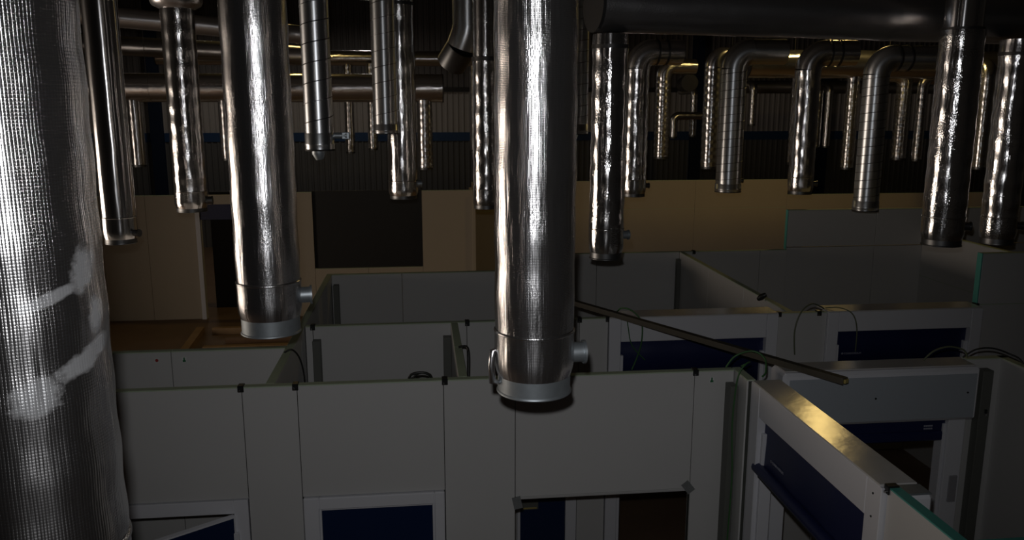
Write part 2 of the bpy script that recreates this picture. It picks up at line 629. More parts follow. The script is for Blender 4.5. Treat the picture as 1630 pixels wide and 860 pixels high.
W['mid'] = wall('wall_middle', 'second run of pale partition panels behind the front rooms', 'x', 7.17, [
    (-1.05, -.985, 0, 3), (-.985, .38, 0, 3), (.38, .84, 0, 3), (.84, 1.415, 2.05, 3), (1.415, 1.685, 0, 3), (3.315, 3.80, 0, 3)])
for cx in (-.985, .385, 1.415, 1.68, 3.325, 3.72):
    clip(W['mid'], cx, 7.17, 3.0)
channel(W['mid'], 'x', -.985, -.915, 7.09, 7.17, 2.885)
channel(W['mid'], 'x', .165, .235, 7.09, 7.17, 2.885)

W['left'] = wall('wall_middle_left', 'grey panel run with two safety stickers at the rear of the left room', 'x', 6.52, [
    (-6.0, -4.45, 0, 3), (-4.45, -3.2, 0, 3), (-3.2, -2.01, 0, 3), (-2.01, -1.12, 0, 3)])
sticker(W['left'], -2.12, 6.52, 2.93, 'sticker_red', 'round')
sticker(W['left'], -1.91, 6.52, 2.93, 'sticker_green', 'figure')

W['le'] = wall('wall_left_end', 'unseen end panel added to keep gate light out of the left rooms', 'y', -6.0, [(5.645, 6.585, 0, 3)], t=-T)  # unseen wall, added to block the gate light
W['d1'] = wall('wall_divider_left', 'dividing wall running into the depth beside the left room', 'y', -1.055, [
    (5.645, 6.95, 0, 3), (6.95, 8.2, 0, 3), (8.2, 9.48, 0, 3)], t=-T)
W['d2'] = wall('wall_divider_middle', 'short dividing wall between the two middle rooms', 'y', .30, [
    (5.645, 6.4, 0, 3), (6.4, 7.17, 0, 3)], t=-T)

W['third'] = wall('wall_third', 'third run of grey panels below the dark opening', 'x', 9.48, [
    (-1.12, -.25, 0, 3), (-.25, .98, 0, 3), (.98, 1.25, 0, 3)])
channel(W['third'], 'x', -1.04, -.975, 9.40, 9.48, 2.89)
W['d3'] = wall('wall_divider_jog', 'short return between the third and fourth panel runs', 'y', 1.25, [(9.545, 10.54, 0, 3)], t=-T)
W['fourth'] = wall('wall_fourth', 'fourth run of dark grey panels below the beige wall', 'x', 10.54, [
    (1.25, 2.30, 0, 3), (2.30, 3.43, 0, 3), (3.43, 4.56, 0, 3), (4.56, 4.945, 0, 3)])
clip(W['fourth'], 3.63, 10.54, 3.0)
channel(W['fourth'], 'x', 3.38, 3.43, 10.46, 10.54, 2.91)
W['d4'] = wall('wall_divider_right', 'dividing wall with a yellowish top edge running between rear rooms', 'y', 3.43, [
    (7.235, 8.3, 0, 3), (8.3, 9.4, 0, 3), (9.4, 10.54, 0, 3)])
W['tall'] = wall('wall_tall', 'taller two-tier run of dark grey panels', 'x', 10.58, [
    (4.945, 6.22, 0, 3.03), (6.22, 7.5, 0, 3.03), (7.5, 9.2, 0, 3.03)], edge=None)
for (p, q) in ((4.945, 6.22), (6.22, 7.5), (7.5, 9.2)):
    MB().box(p + .002, q - .002, 10.58, 10.645, 3.034, 3.53, .0025).build('panel', 'panel', W['tall'])
    MB().box(p + .002, q - .002, 10.582, 10.643, 3.53, 3.54, .001).build('top_edge', 'edge_green', W['tall'])
MB().box(4.937, 4.945, 10.58, 10.645, 3.0, 3.54, .001).build('end_edge', 'edge_turquoise', W['tall'])
W['d5'] = wall('wall_divider_tall', 'tall depth wall catching warm light beside the tall run', 'y', 6.92, [
    (7.37, 8.6, 0, 2.6), (8.6, 10.58, 0, 2.6), (7.37, 8.6, 2.6, 3.22), (8.6, 10.58, 2.6, 3.22)])
W['tq'] = wall('wall_turquoise', 'tall dark panels with a turquoise vertical end edge', 'x', 7.30, [
    (5.42, 6.7, 0, 3.0), (6.7, 8.2, 0, 3.0), (5.42, 6.7, 3.0, 3.51), (6.7, 8.2, 3.0, 3.51)])
MB().box(5.408, 5.42, 7.298, 7.367, 3.0, 3.51, .001).build('end_edge', 'edge_turquoise', W['tq'])
clip(W['tq'], 5.405, 7.29, 3.0)

# walls of the near right room
W['nr'] = wall('wall_near_right', 'near panel with turquoise top edge beside the roller door', 'y', 2.335, [(3.12, 3.655, 0, 3)], edge='edge_turquoise')
clip(W['nr'], 2.335, 3.65, 3.0, 'y')
W['nr2'] = wall('wall_near_right_front', 'panel run with turquoise top edge closing the near right room', 'x', 3.055, [(2.335, 3.4, 0, 3), (3.4, 4.5, 0, 3)], edge='edge_turquoise')
W['nc'] = wall('wall_near_corner', 'narrow corner panel between front run and roller door', 'y', 2.275, [(5.35, 5.645, 0, 3)])
W['rr'] = wall('wall_right_room', 'side wall of the right room beyond the grey door housing', 'y', 4.435, [
    (3.12, 4.3, 0, 3), (4.3, 5.70, 0, 3)])
W['rb'] = wall('wall_right_back', 'narrow panel with a dark channel right of the grey housing', 'x', 5.64, [(4.15, 4.50, 0, 3.0)])
channel(W['rb'], 'x', 4.245, 4.33, 5.56, 5.64, 2.925)
clip(W['rb'], 4.295, 5.56, 2.60, 'x', .5)

# beige walls at the far end
wbg = wall('wall_beige_left', 'beige panel wall with a dark doorway beyond the wooden frames', 'x', 19.48, [
    (-10.0, -8.6, 0, 2.93), (-8.6, -7.3, 0, 2.93), (-7.3, -6.3, 0, 2.93), (-6.3, -5.2, 0, 2.93), (-3.3, -2.55, 0, 2.97), (-2.55, -1.3, 0, 1.15), (-1.3, 0, 0, 1.15), (0, 1.22, 0, 2.98)],
    mat='panel_beige')
MB().box(-5.2, -5.1, 19.42, 19.6, 0, 2.9).build('door_jamb', 'frame_white', wbg)
MB().box(1.2, 1.27, 19.4, 21.0, 0, 2.9).build('wall_return', 'panel_beige', wbg)
MB().box(-2.56, 0.0, 19.56, 19.60, 1.15, 2.99, .002).build('opening_shade', 'opening_shade', wbg)  # flat black sheet in place of the dark space behind the opening
wbr = wall('wall_beige_right', 'long beige panel wall behind the hanging ducts', 'x', 21.0, [
    (1.27, 2.6, 0, 2.28), (2.6, 5.0, 0, 2.28), (5.0, 7.2, 0, 2.28), (7.2, 9.75, 0, 2.28),
    (1.27, 2.6, 2.28, 3.03), (2.6, 5.0, 2.28, 3.03), (5.0, 7.2, 2.28, 3.03), (7.2, 9.75, 2.28, 3.03),
    (9.75, 12.4, 0, 2.62), (12.4, 16.0, 0, 2.62)], mat='panel_beige')

# ------------------------------------------------------------------ doors
def text_mesh(body, size):
    cu = bpy.data.curves.new('lettering_source', 'FONT')
    cu.body = body
    cu.size = size
    cu.extrude = 0.0006
    cu.resolution_u = 2
    ob = bpy.data.objects.new('lettering_source', cu)
    COL.objects.link(ob)
    dg = bpy.context.evaluated_depsgraph_get()
    me = bpy.data.meshes.new_from_object(ob.evaluated_get(dg))
    vs = [Vector(q.co) for q in me.vertices]
    fs = [tuple(p.vertices) for p in me.polygons]
    bpy.data.objects.remove(ob)
    bpy.data.curves.remove(cu)
    bpy.data.meshes.remove(me)
    return vs, fs


def lettering(parent, fn, size=.055, body='CONDORDLM', mark=True):
    """white brand line: small ring mark and letters; fn maps (right, up, out) to world"""
    vs, fs = text_mesh(body, size)
    b = MB()
    b.add([fn(p.x + size * .95, p.y, p.z) for p in vs], fs)
    if mark:
        n = 14
        r1, r0 = size * .36, size * .18
        ring = []
        for k in range(n):
            a = 2 * PI * k / n
            ring += [fn(size * .35 + r1 * math.cos(a), size * .35 + r1 * math.sin(a), .0006), fn(size * .35 + r0 * math.cos(a), size * .35 + r0 * math.sin(a), .0006)]
        b.add(ring, [(2 * k, 2 * ((k + 1) % n), 2 * ((k + 1) % n) + 1, 2 * k + 1) for k in range(n)])
    return b.build('lettering', 'lettering_white', parent)


# door_1: hinged door standing ajar
d1 = sroot('door_1', 'white-framed blue hinged door standing ajar in the front run', (-1.78, 5.58, 0), 'door')
F = .10
MB().box(-2.295, -2.295 + F, 5.562, 5.66, 0, 2.165).build('frame_jamb', 'frame_white', d1)
MB().box(-1.275 - F, -1.275, 5.562, 5.66, 0, 2.165).build('frame_jamb', 'frame_white', d1)
MB().box(-2.295 + F, -1.275 - F, 5.562, 5.66, 2.165 - F, 2.165).build('frame_head', 'frame_white', d1)
hx, hy = -1.385, 5.575
ang = math.radians(214.5)
ux, uy = math.cos(ang), math.sin(ang)
nx_, ny_ = -uy, ux


def leafbox(mb, a, b, d0, d1, z0, z1):
    q = []
    for z in (z0, z1):
        for (s_, d_) in ((a, d0), (b, d0), (b, d1), (a, d1)):
            q.append((hx + ux * s_ + nx_ * d_, hy + uy * s_ + ny_ * d_, z))
    return mb.add(q, [(0, 1, 2, 3), (7, 6, 5, 4), (0, 4, 5, 1), (1, 5, 6, 2), (2, 6, 7, 3), (3, 7, 4, 0)])


leaf = leafbox(MB(), 0.012, .80, .004, .036, .02, 2.045).build('leaf', 'navy_door', d1)
e = MB()
leafbox(e, 0.0, .812, 0, .04, 2.045, 2.058)
leafbox(e, 0.0, .012, 0, .04, .01, 2.045)
leafbox(e, .80, .812, 0, .04, .01, 2.045)
e.build('leaf_edging', 'frame_white', leaf)
for hz in (1.88, .9):
    MB().box(-1.40, -1.345, 5.535, 5.562, hz - .05, hz + .05).build('hinge', 'frame_white', d1)

# door_2: closed hinged door
d2 = sroot('door_2', 'closed plain blue door in a white frame in the front run', (-.385, 5.58, 0), 'door')
MB().box(-.89, -.78, 5.555, 5.66, 0, 2.155, .006).build('frame_jamb', 'frame_white', d2)
MB().box(.045, .12, 5.555, 5.66, 0, 2.155, .006).build('frame_jamb', 'frame_white', d2)
MB().box(-.78, .045, 5.555, 5.66, 2.065, 2.155, .006).build('frame_head', 'frame_white', d2)
lf = MB().box(-.765, .03, 5.585, 5.625, .01, 2.05).build('leaf', 'navy_door', d2)
e = MB().box(-.78, -.765, 5.57, 5.62, 0, 2.065).box(.03, .045, 5.57, 5.62, 0, 2.065).box(-.765, .03, 5.57, 5.62, 2.05, 2.065, .004)
e.build('door_stop', 'frame_white', d2)

# door_3: blue hinged door of the middle run seen through the passage
d3 = sroot('door_3', 'blue door with closer in the middle run seen through the open passage', (1.12, 7.17, 0), 'door')
MB().box(.84, .87, 7.155, 7.25, 0, 2.05).build('frame_jamb', 'frame_white', d3)
MB().box(1.305, 1.41, 7.155, 7.25, 0, 2.05).build('frame_jamb', 'frame_white', d3)
MB().box(.87, 1.305, 7.155, 7.25, 1.98, 2.05).build('frame_head', 'frame_white', d3)
MB().box(.872, 1.303, 7.18, 7.22, .01, 1.978).build('leaf', 'navy_door', d3)
lb = MB().box(.885, 1.045, 7.172, 7.18, 1.13, 1.26).build('vent_grille', 'channel_olive', d3)
MB().box(.90, 1.03, 7.164, 7.172, 1.14, 1.155).build('vent_lip', 'strut_end', lb)


def roll_door_x(name, label, x0, x1, y, top, face_h, curtain_z, jamb=.11, text_at=None):
    """roller door in a wall facing -y: white frame, header panel, navy curtain part way down"""
    d = sroot(name, label, ((x0 + x1) / 2, y, 0), 'door')
    MB().box(x0, x0 + jamb, y - .03, y + .10, 0, top, .004).build('frame_jamb', 'frame_white', d)
    MB().box(x1 - jamb, x1, y - .03, y + .10, 0, top, .004).build('frame_jamb', 'frame_white', d)
    MB().box(x0 + jamb + .003, x1 - jamb - .003, y - .028, y + .02, top - face_h, top, .004).build('header_panel', 'frame_white', d)
    MB().box(x0 + .002, x1 - .002, y - .026, y + .22, top, top + .012, .003).build('header_top', 'header_top', d)
    cu = MB()
    n = 16
    vs = []
    for i in range(n + 1):
        x = x0 + jamb - .01 + (x1 - x0 - 2 * jamb + .02) * i / n
        for z in (top - .12, curtain_z):
            w = .004 * math.sin(i * 1.3) * (1 if z == curtain_z else .3)
            vs += [(x, y + .035 + w, z), (x, y + .041 + w, z)]
    fs = []
    for i in range(n):
        o, p = 4 * i, 4 * i + 4
        fs += [(o, o + 2, p + 2, p), (o + 1, p + 1, p + 3, o + 3), (o + 2, o + 3, p + 3, p + 2), (o, p, p + 1, o + 1)]
    cu.add(vs, fs, None, True)
    c = cu.build('curtain', 'navy', d)
    MB().box(x0 + jamb - .02, x1 - jamb + .02, y + .015, y + .06, curtain_z - .07, curtain_z, .01).build('bottom_bar', 'navy', d)
    for sx in (x0 + jamb, x1 - jamb - .035):
        MB().box(sx, sx + .035, y + .0, y + .085, 0, top - face_h - .14, .003).build('guide_rail', 'frame_white', d)
    if text_at:
        tx, tz, size = text_at
        lettering(c, lambda r, u, o: (tx + r, y + .030 - o, tz + u), size)
    return d


d4 = roll_door_x('door_4', 'white-headed roller door with navy curtain beneath the leaning steel strut', 1.69, 3.31, 7.17, 3.0, .225, 2.32)
d5 = roll_door_x('door_5', 'white-headed roller door with small white lettering on its navy curtain', 3.80, 5.37, 7.17, 3.0, .19, 2.40, text_at=(3.99, 2.565, .027))
MB().box(5.20, 5.245, 7.19, 7.2, 2.56, 2.572, 0).build('lettering', 'lettering_white', d5)

# door_6: roller door under the grey housing in the right room
d6 = sroot('door_6', 'roller door under a projecting grey housing in the right room', (3.4, 5.55, 0), 'door')
MB().box(2.60, 2.72, 5.56, 5.70, 0, 2.60, .004).build('frame_jamb', 'frame_white', d6)
jr = MB().box(4.0, 4.14, 5.56, 5.70, 0, 2.60, .004).build('frame_jamb', 'frame_white', d6)
MB().box(3.975, 4.0, 5.58, 5.68, 0, 2.5, .004).build('guide_rail', 'frame_white', d6)
ic = MB().box(4.05, 4.115, 5.545, 5.56, 1.86, 2.08, .003).build('intercom', 'intercom_grey', jr)
# housing: white shell with bevelled edges, grey recessed face, bare metal top
hs = MB()
hs.box(2.60, 4.15, 5.46, 5.70, 2.575, 2.992, .022)
hs.build('housing_shell', 'frame_white', d6)
MB().box(2.645, 4.115, 5.452, 5.462, 2.60, 2.945, .004).build('housing_face', 'header_grey', d6)
MB().box(2.625, 4.125, 5.50, 5.70, 2.992, 3.0, .003).build('housing_top', 'header_top', d6)
for (sx, sz) in ((3.32, 2.78), (4.05, 2.80)):
    b = MB().sweep([(sx, 5.449, sz), (sx, 5.453, sz)], .008, 8, True)
    b.build('rivet', 'clip_black', d6)
cu = MB().box(2.70, 4.0, 5.60, 5.612, 2.44, 2.62, .002)
c6 = cu.build('curtain', 'navy', d6)
MB().box(2.69, 3.995, 5.585, 5.63, 2.36, 2.44, .012).build('bottom_bar', 'navy', d6)
b = MB()
for r_ in range(2):
    for k in range(5):
        x = 3.825 + k * .015
        z = 2.455 + r_ * .022
        b.box(x, x + .011, 5.597, 5.600, z, z + .012, 0)
b.build('lettering', 'lettering_white', c6)

# door_7: near roller door in the wall that runs into the depth (face at x = 2.335)
d7 = sroot('door_7', 'near roller door with lettered navy curtain and shiny metal housing top', (2.34, 4.5, 0), 'door')
X7 = 2.335
MB().box(X7 - .03, X7 + .10, 5.20, 5.345, 0, 2.99, .004).build('frame_jamb', 'frame_white', d7)
MB().box(X7 - .03, X7 + .10, 3.66, 3.80, 0, 2.99, .004).build('frame_jamb', 'frame_white', d7)
MB().box(X7 - .028, X7 + .02, 3.803, 5.197, 2.775, 2.99, .004).build('header_panel', 'frame_white', d7)
hs = MB().box(X7 + .055, X7 + .205, 3.575, 5.345, 2.60, 2.985, .02)
hs.build('housing_shell', 'frame_white', d7)
MB().box(X7 - .026, X7 + .18, 3.685, 5.335, 2.987, 3.0, .003).build('housing_top', 'header_top', d7)
MB().box(X7 + .02, X7 + .19, 3.575, 3.682, 2.986, 2.996, .003).build('housing_end', 'galvanised', d7)
vs, fs = [], []
n = 18
for i in range(n + 1):
    y = 3.79 + (5.21 - 3.79) * i / n
    for z, dx in ((2.80, .03), (2.60, .028), (2.42, .02)):
        vs.append((X7 + dx + .004 * math.sin(i * .9), y, z))
for i in range(n):
    for k in range(2):
        o = 3 * i + k
        fs.append((o, o + 1, o + 4, o + 3))
c7 = MB().add(vs, fs, None, True).build('curtain', 'navy', d7)
pb = MB().sweep([(X7 + .0, 3.76, 2.39), (X7 + .0, 5.235, 2.39)], .042, 12, True).build('bottom_roll', 'navy', d7)
MB().box(X7 - .01, X7 + .025, 3.80, 5.20, 2.32, 2.355, .008).build('bottom_seal', 'rubber_black', d7)
for sy in (5.165, 3.80):
    MB().box(X7 + .0, X7 + .085, sy, sy + .035, 0, 2.66, .003).build('guide_rail', 'frame_white', d7)
lettering(c7, lambda r, u, o: (X7 + .018 - o, 5.06 - r, 2.50 + u), .027)
for (py, pz) in ((3.73, 2.93), (3.73, 2.80)):
    MB().sweep([(X7 - .034, py, pz), (X7 - .029, py, pz)], .006, 8, True).build('screw', 'clip_black', d7)

# far doorway header in the beige wall
d8 = sroot('door_8', 'far dark doorway with a navy header in the beige wall', (-4.2, 19.48, 0), 'door')
MB().box(-5.1, -3.3, 19.42, 19.55, 2.72, 2.93).build('header_panel', 'panel_beige', d8)
MB().box(-5.1, -3.3, 19.46, 19.52, 2.36, 2.72).build('curtain', 'navy', d8)
MB().box(-5.15, -3.25, 20.6, 20.7, 0, 2.9).build('shade_backing', 'opening_shade', d8)  # black backing paints the doorway dark

# ------------------------------------------------------------------ wooden frames on the far floor
def timber(parent, p, q, w=.10, h=.12, mat='wood', name='beam', z=0.0):
    p, q = Vector((*p, 0)), Vector((*q, 0))
    d = (q - p).normalized()
    nn = Vector((-d.y, d.x, 0)) * w / 2
    v = [p + nn, p - nn, q - nn, q + nn]
    vs = [(a.x, a.y, z) for a in v] + [(a.x, a.y, z + h) for a in v]
    return MB().add(vs, [(3, 2, 1, 0), (4, 5, 6, 7), (0, 1, 5, 4), (1, 2, 6, 5), (2, 3, 7, 6), (3, 0, 4, 7)]).build(name, mat, parent)


fr = thing('timber_frame', 'open rectangular timber frame lying on the brown floor before the doorway', 'timber frame', (-3.9, 17.3, 0))
timber(fr, (-4.93, 18.2), (-4.75, 15.6), .16, .14)
timber(fr, (-4.65, 18.1), (-2.4, 18.1), .12, .14)
timber(fr, (-4.2, 17.35), (-2.4, 17.35), .12, .10, 'wood_dark')
pal = thing('pallet', 'low wooden pallet lying next to the timber frame', 'pallet', (-3.4, 16.2, 0))
for k in range(5):
    timber(pal, (-4.45 + k * .5, 16.75), (-4.45 + k * .5, 15.75), .11, .10, 'wood_dark', 'bearer')
for yy in (16.7, 16.45, 16.2, 15.95):
    timber(pal, (-4.5, yy), (-2.4, yy), .12, .022, 'wood', 'deck_board', z=.10)

# ------------------------------------------------------------------ ducts
GF = 'foil-wrapped drop ducts hanging over the rooms'


def noise_r(seed, bulge, per, amp, fine=0.0, cols=0, streak=0.0):
    def fnc(a, l):
        s = math.sin(2 * PI * l / per + seed)
        w = noise.noise(Vector((math.cos(a) * 1.6 + seed, math.sin(a) * 1.6, l * 3.2)))
        w2 = noise.noise(Vector((math.cos(a) * 3.5 + seed, math.sin(a) * 3.5, l * 9.0)))
        r_ = bulge * (s * abs(s) ** .3) + amp * w + fine * w2
        if streak:
            r_ += streak * (.45 + 1.5 * max(0, noise.noise(Vector((seed, l * 4.5, 3.3))) + .25)) * noise.noise(Vector((round(a * cols / (2 * PI)) * 1.618, l * 7.0, seed)))
        return r_
    return fnc


def riser(root, x, y, z0, r, mat):
    if z0 < 8.75:
        MB().sweep([(x, y, z0), (x, y, 8.8)], r, 20).build('riser', mat, root)


def spigot(root, x, y, z, ang, r0, rr=.045, ln=.05, mat='galvanised', n=16):
    """short side stub with a turned rim, leaving the duct at angle ang"""
    dx, dy = math.cos(ang), math.sin(ang)
    a = (x + dx * (r0 - .02), y + dy * (r0 - .02), z)
    b = (x + dx * (r0 + ln), y + dy * (r0 + ln), z)
    sp = MB().sweep([a, b], rr, n, True).build('spigot', mat, root)
    c = (x + dx * (r0 + ln + .008), y + dy * (r0 + ln + .008), z)
    MB().sweep([(b[0] - dx * .004, b[1] - dy * .004, z), c], rr * 1.18, n, True).build('spigot_rim', mat, sp)
    return sp


def drop(label, x, y, zb, r, ztop, mat='foil_mid', bands=True, seed=1.0, bulge=.0022, per=.21, amp=.003, fine=.0012, n=28, dz=.03,
         collar='galvanised', collar_h=.07, spig=None, cat='duct', group=GF, name='foil_duct', rise=True, boot=True, lip=True, streak=.0006):
    root = thing(name, label, cat, (x, y, zb), group)
    zc = zb + collar_h
    boot_h = .19 if boot else 0.0
    zj = zc + boot_h
    rc = r * .925
    # main jacket
    m_ = max(4, int((ztop - zj) / dz))
    fnc = noise_r(seed, bulge, per, amp, fine, n, streak)
    pts = [(x, y, zj + (ztop - zj) * i / m_) for i in range(m_ + 1)]
    MB().sweep(pts, r, n, False, fnc, v0=zj).build('jacket', mat, root)
    if boot:
        nb = 7
        f2 = noise_r(seed + 5, 0, .3, amp * .8, fine * 1.5, n, streak)
        pts = [(x, y, zc - .004 + (boot_h + .012) * i / nb) for i in range(nb + 1)]
        rad = [rc + .002] + [r * 1.012] * nb
        rad[1] = r * .985
        rad[-1] = r * 1.02
        MB().sweep(pts, rad, n, False, f2, v0=zc).build('foil_boot', mat, root)
        if bands:
            MB().sweep([(x, y, zj - .004), (x, y, zj), (x, y, zj + .006), (x, y, zj + .012)], [r * 1.0, r * 1.03, r * 1.03, r * 1.0], n).build('seam_tape', mat, root)
    # bare collar with a turned lip, open below
    b = MB()
    lipr = .006 if lip else .002
    b.sweep([(x, y, zc + .03), (x, y, zb + .012)], rc, n)
    b.sweep([(x, y, zb + .013), (x, y, zb + .006), (x, y, zb + .001), (x, y, zb)], [rc, rc + lipr, rc + lipr, rc + lipr * .4], n)
    b.sweep([(x, y, zb), (x, y, zb + .003), (x, y, zc + .03)], [rc + lipr * .4, rc - .004, rc - .004], n)
    b.build('collar', collar, root)
    MB().sweep([(x, y, zb + .055), (x, y, zb + .06)], rc - .002, n, True).build('dark_disc', 'duct_inside', root)  # near-black disc stands in for the shade inside the duct
    if spig:
        for (ang, rr, zz, mt) in spig:
            spigot(root, x, y, zb + zz, math.radians(ang), r, rr, mat=mt)
    if rise:
        riser(root, x, y, ztop, r, mat)
    return root


# the three nearest
big = drop('big crinkled scrim-foil duct right beside the camera, with pale patches', -.86, 1.80, 3.67, .172, 6.3, 'foil_scrim_near', streak=.0009, seed=2.1, bulge=.0016, per=.16, amp=.0042, fine=.0016, n=162, dz=.014)
A = drop('central scrim-foil duct with bare metal collar, side spigot and foil flap bracket', .478, 3.44, 3.67, .173, 6.3, 'foil_scrim', streak=.0014, seed=.4, n=162, dz=.018, bulge=.0018, per=.27, amp=.0010, fine=.0006,
         collar_h=.085, spig=[(3, .045, .165, 'galvanised')])
# foil flap bracket on the left of the central duct
b = MB()
for k in range(2):
    pass
fx, fy, fz = .478 - .173, 3.44, 3.80
b.sweep([(fx + .012, fy - .02, fz + .07), (fx - .012, fy - .025, fz + .062), (fx - .020, fy - .03, fz), (fx - .014, fy - .03, fz - .075), (fx + .02, fy - .02, fz - .085)],
        [.010, .016, .014, .017, .010], 8, True)
b.build('foil_flap', 'foil_scrim', A)
B = drop('scrim-foil duct with bare metal collar hanging before the dark doorway wall', -.845, 4.52, 3.68, .170, 6.3, 'foil_scrim', streak=.0014, seed=3.3, n=150, dz=.02, bulge=.0018, per=.30, amp=.0010, fine=.0006,
         collar_h=.095, spig=[(8, .045, .20, 'galvanised')])

C_ = drop('smooth mirror-like foil duct with a dark capped end above the left room', -2.78, 7.86, 3.67, .148, 6.4, 'foil_smooth', streak=0, seed=4.2, bulge=.0004, per=.5, amp=.0016, fine=.0003, n=48, collar='galv_dark', collar_h=.05, lip=False, spig=[(-20, .03, .10, 'galv_dark')])
D_ = drop('crumpled foil duct hanging from a saddle beside the smooth mirror-like duct', -2.77, 10.25, 3.67, .188, 6.05, 'foil_mid', streak=.0010, seed=5.0, n=90, bulge=.0024, amp=.0025, collar='galv_dark', collar_h=.05, lip=False, spig=[(5, .045, .13, 'galv_dark')], rise=False)
MB().sweep([(-2.77, 10.25, 6.02), (-2.77, 10.25, 6.06), (-2.77, 10.25, 6.10), (-2.77, 10.25, 6.2)], [.19, .27, .29, .29], 32).build('saddle', 'foil_main', D_)
MB().sweep([(-2.77, 10.25, 6.2), (-2.77, 10.25, 8.8)], .29, 28).build('riser', 'foil_main', D_)
K_ = drop('crumpled foil duct with a plain lower sleeve before the dark opening', -.25, 11.43, 3.67, .198, 6.24, 'foil_mid', streak=.0010, seed=6.1, n=90, bulge=.0025, per=.36, amp=.003, collar='galv_dark', collar_h=.05, lip=False, spig=[(5, .05, .2, 'galvanised')])
MB().sweep([(-.25, 11.43, 6.23), (-.25, 11.43, 6.27)], .208, 32).build('coupling_ring', 'tape_dark', K_)
M_ = drop('foil duct with a dark coupling ring partly behind the central duct', .80, 10.16, 3.67, .165, 5.46, 'foil_mid', streak=.0010, seed=7.4, n=90, bulge=.0035, per=.24, amp=.0025, collar='galv_dark', collar_h=.05, lip=False, rise=False)
MB().sweep([(.80, 10.16, 5.45), (.80, 10.16, 5.50)], .172, 32).build('coupling_ring', 'tape_dark', M_)
MB().sweep([(.80, 10.16, 5.50 + .33 * i) for i in range(11)], .150, 32, False, noise_r(2, .002, .3, .003)).build('riser', 'foil_mid', M_)
P_ = drop('wrinkled foil duct dropping from the left end of the horizontal main duct', 1.515, 6.60, 3.67, .143, 5.47, 'foil_mid', streak=.0010, seed=8.8, n=90, bulge=.003, per=.2, amp=.002, collar='galv_dark', collar_h=.06, spig=[(8, .035, .19, 'galvanised')], rise=False)
MB().sweep([(1.515, 6.60, 5.36), (1.515, 6.60, 5.39)], .149, 36).build('coupling_ring', 'tape_dark', P_)

def elbowed(root, x, y, z1, r, direction, length, mat, n=24, bend=None, ring=True):
    """90 degree segmented elbow on top of a drop, then a horizontal branch"""
    d = Vector((*direction, 0)).normalized()
    R = bend or r * 1.35
    pts = []
    for i in range(9):
        a = i / 8 * PI / 2
        pts.append(Vector((x, y, z1)) + d * (R - R * math.cos(a)) + Vector((0, 0, R * math.sin(a))))
    MB().sweep(pts, r * 1.03, n, False, noise_r(x, 0, 1, .003)).build('elbow', mat, root)
    e0 = pts[-1]
    m_ = max(2, int(length / .06))
    MB().sweep([e0 + d * (length * i / m_) for i in range(m_ + 1)], r, n, True, noise_r(y, .002, .2, .003)).build('branch_pipe', mat, root)
    if ring:
        for q in (.02, .16):
            if q + .03 < length:
                MB().sweep([e0 + d * q, e0 + d * (q + .025)], r * 1.06, n).build('coupling_ring', 'galv_dark', root)
    # threaded rod up to the roof
    h = e0 + d * length * .6
    MB().sweep([(h.x, h.y, h.z + r * .95), (h.x, h.y, 8.8)], .006, 6).build('hanger_rod', 'steel_dark', root)


Q_ = drop('foil duct with a crumpled foil elbow just behind the main duct end', 2.98, 11.33, 3.67, .172, 5.42, 'foil_mid', streak=.0010, seed=9.9, n=90, bulge=.003, per=.22, amp=.003, collar='galv_dark', collar_h=.05, lip=False, rise=False, spig=[(5, .035, .15, 'galv_dark')])
elbowed(Q_, 2.98, 11.33, 5.42, .172, (1, .12), .40, 'foil_far')
W_ = drop('foil duct with a banded elbow bending right, beside the grey spiral duct', 5.48, 11.40, 3.67, .178, 5.42, 'foil_mid', streak=.0010, seed=10.7, n=90, bulge=.003, per=.24, amp=.003, collar='galv_dark', collar_h=.05, lip=False, rise=False, spig=[(-10, .035, .15, 'galv_dark')])
elbowed(W_, 5.48, 11.40, 5.42, .178, (1, -.05), .42, 'foil_far')
AC_ = drop('thick foil duct with a stepped upper sleeve passing before the main duct', 4.56, 6.70, 3.71, .174, 5.54, 'foil_mid', streak=.0010, seed=11.2, n=90, bulge=.0022, per=.2, amp=.0018, collar='galv_dark', collar_h=.06, rise=False, spig=[(-15, .035, .17, 'galv_dark')])
MB().sweep([(4.56, 6.70, 5.53), (4.56, 6.70, 5.56)], .168, 36).build('coupling_ring', 'tape_dark', AC_)
MB().sweep([(4.56, 6.70, 5.55 + .325 * i) for i in range(11)], .152, 36, False, noise_r(3, .001, .4, .002)).build('riser', 'foil_smooth', AC_)
AD_ = drop('foil duct dropping below the right part of the horizontal main duct', 5.36, 7.06, 3.65, .155, 5.50, 'foil_mid', streak=.0010, seed=12.5, n=90, bulge=.003, per=.19, amp=.004, collar='galv_dark', collar_h=.06, lip=False, rise=False, spig=[(-15, .035, .17, 'galv_dark')])
MB().sweep([(5.36, 7.06, 5.36), (5.36, 7.06, 5.39)], .161, 36).build('coupling_ring', 'tape_dark', AD_)


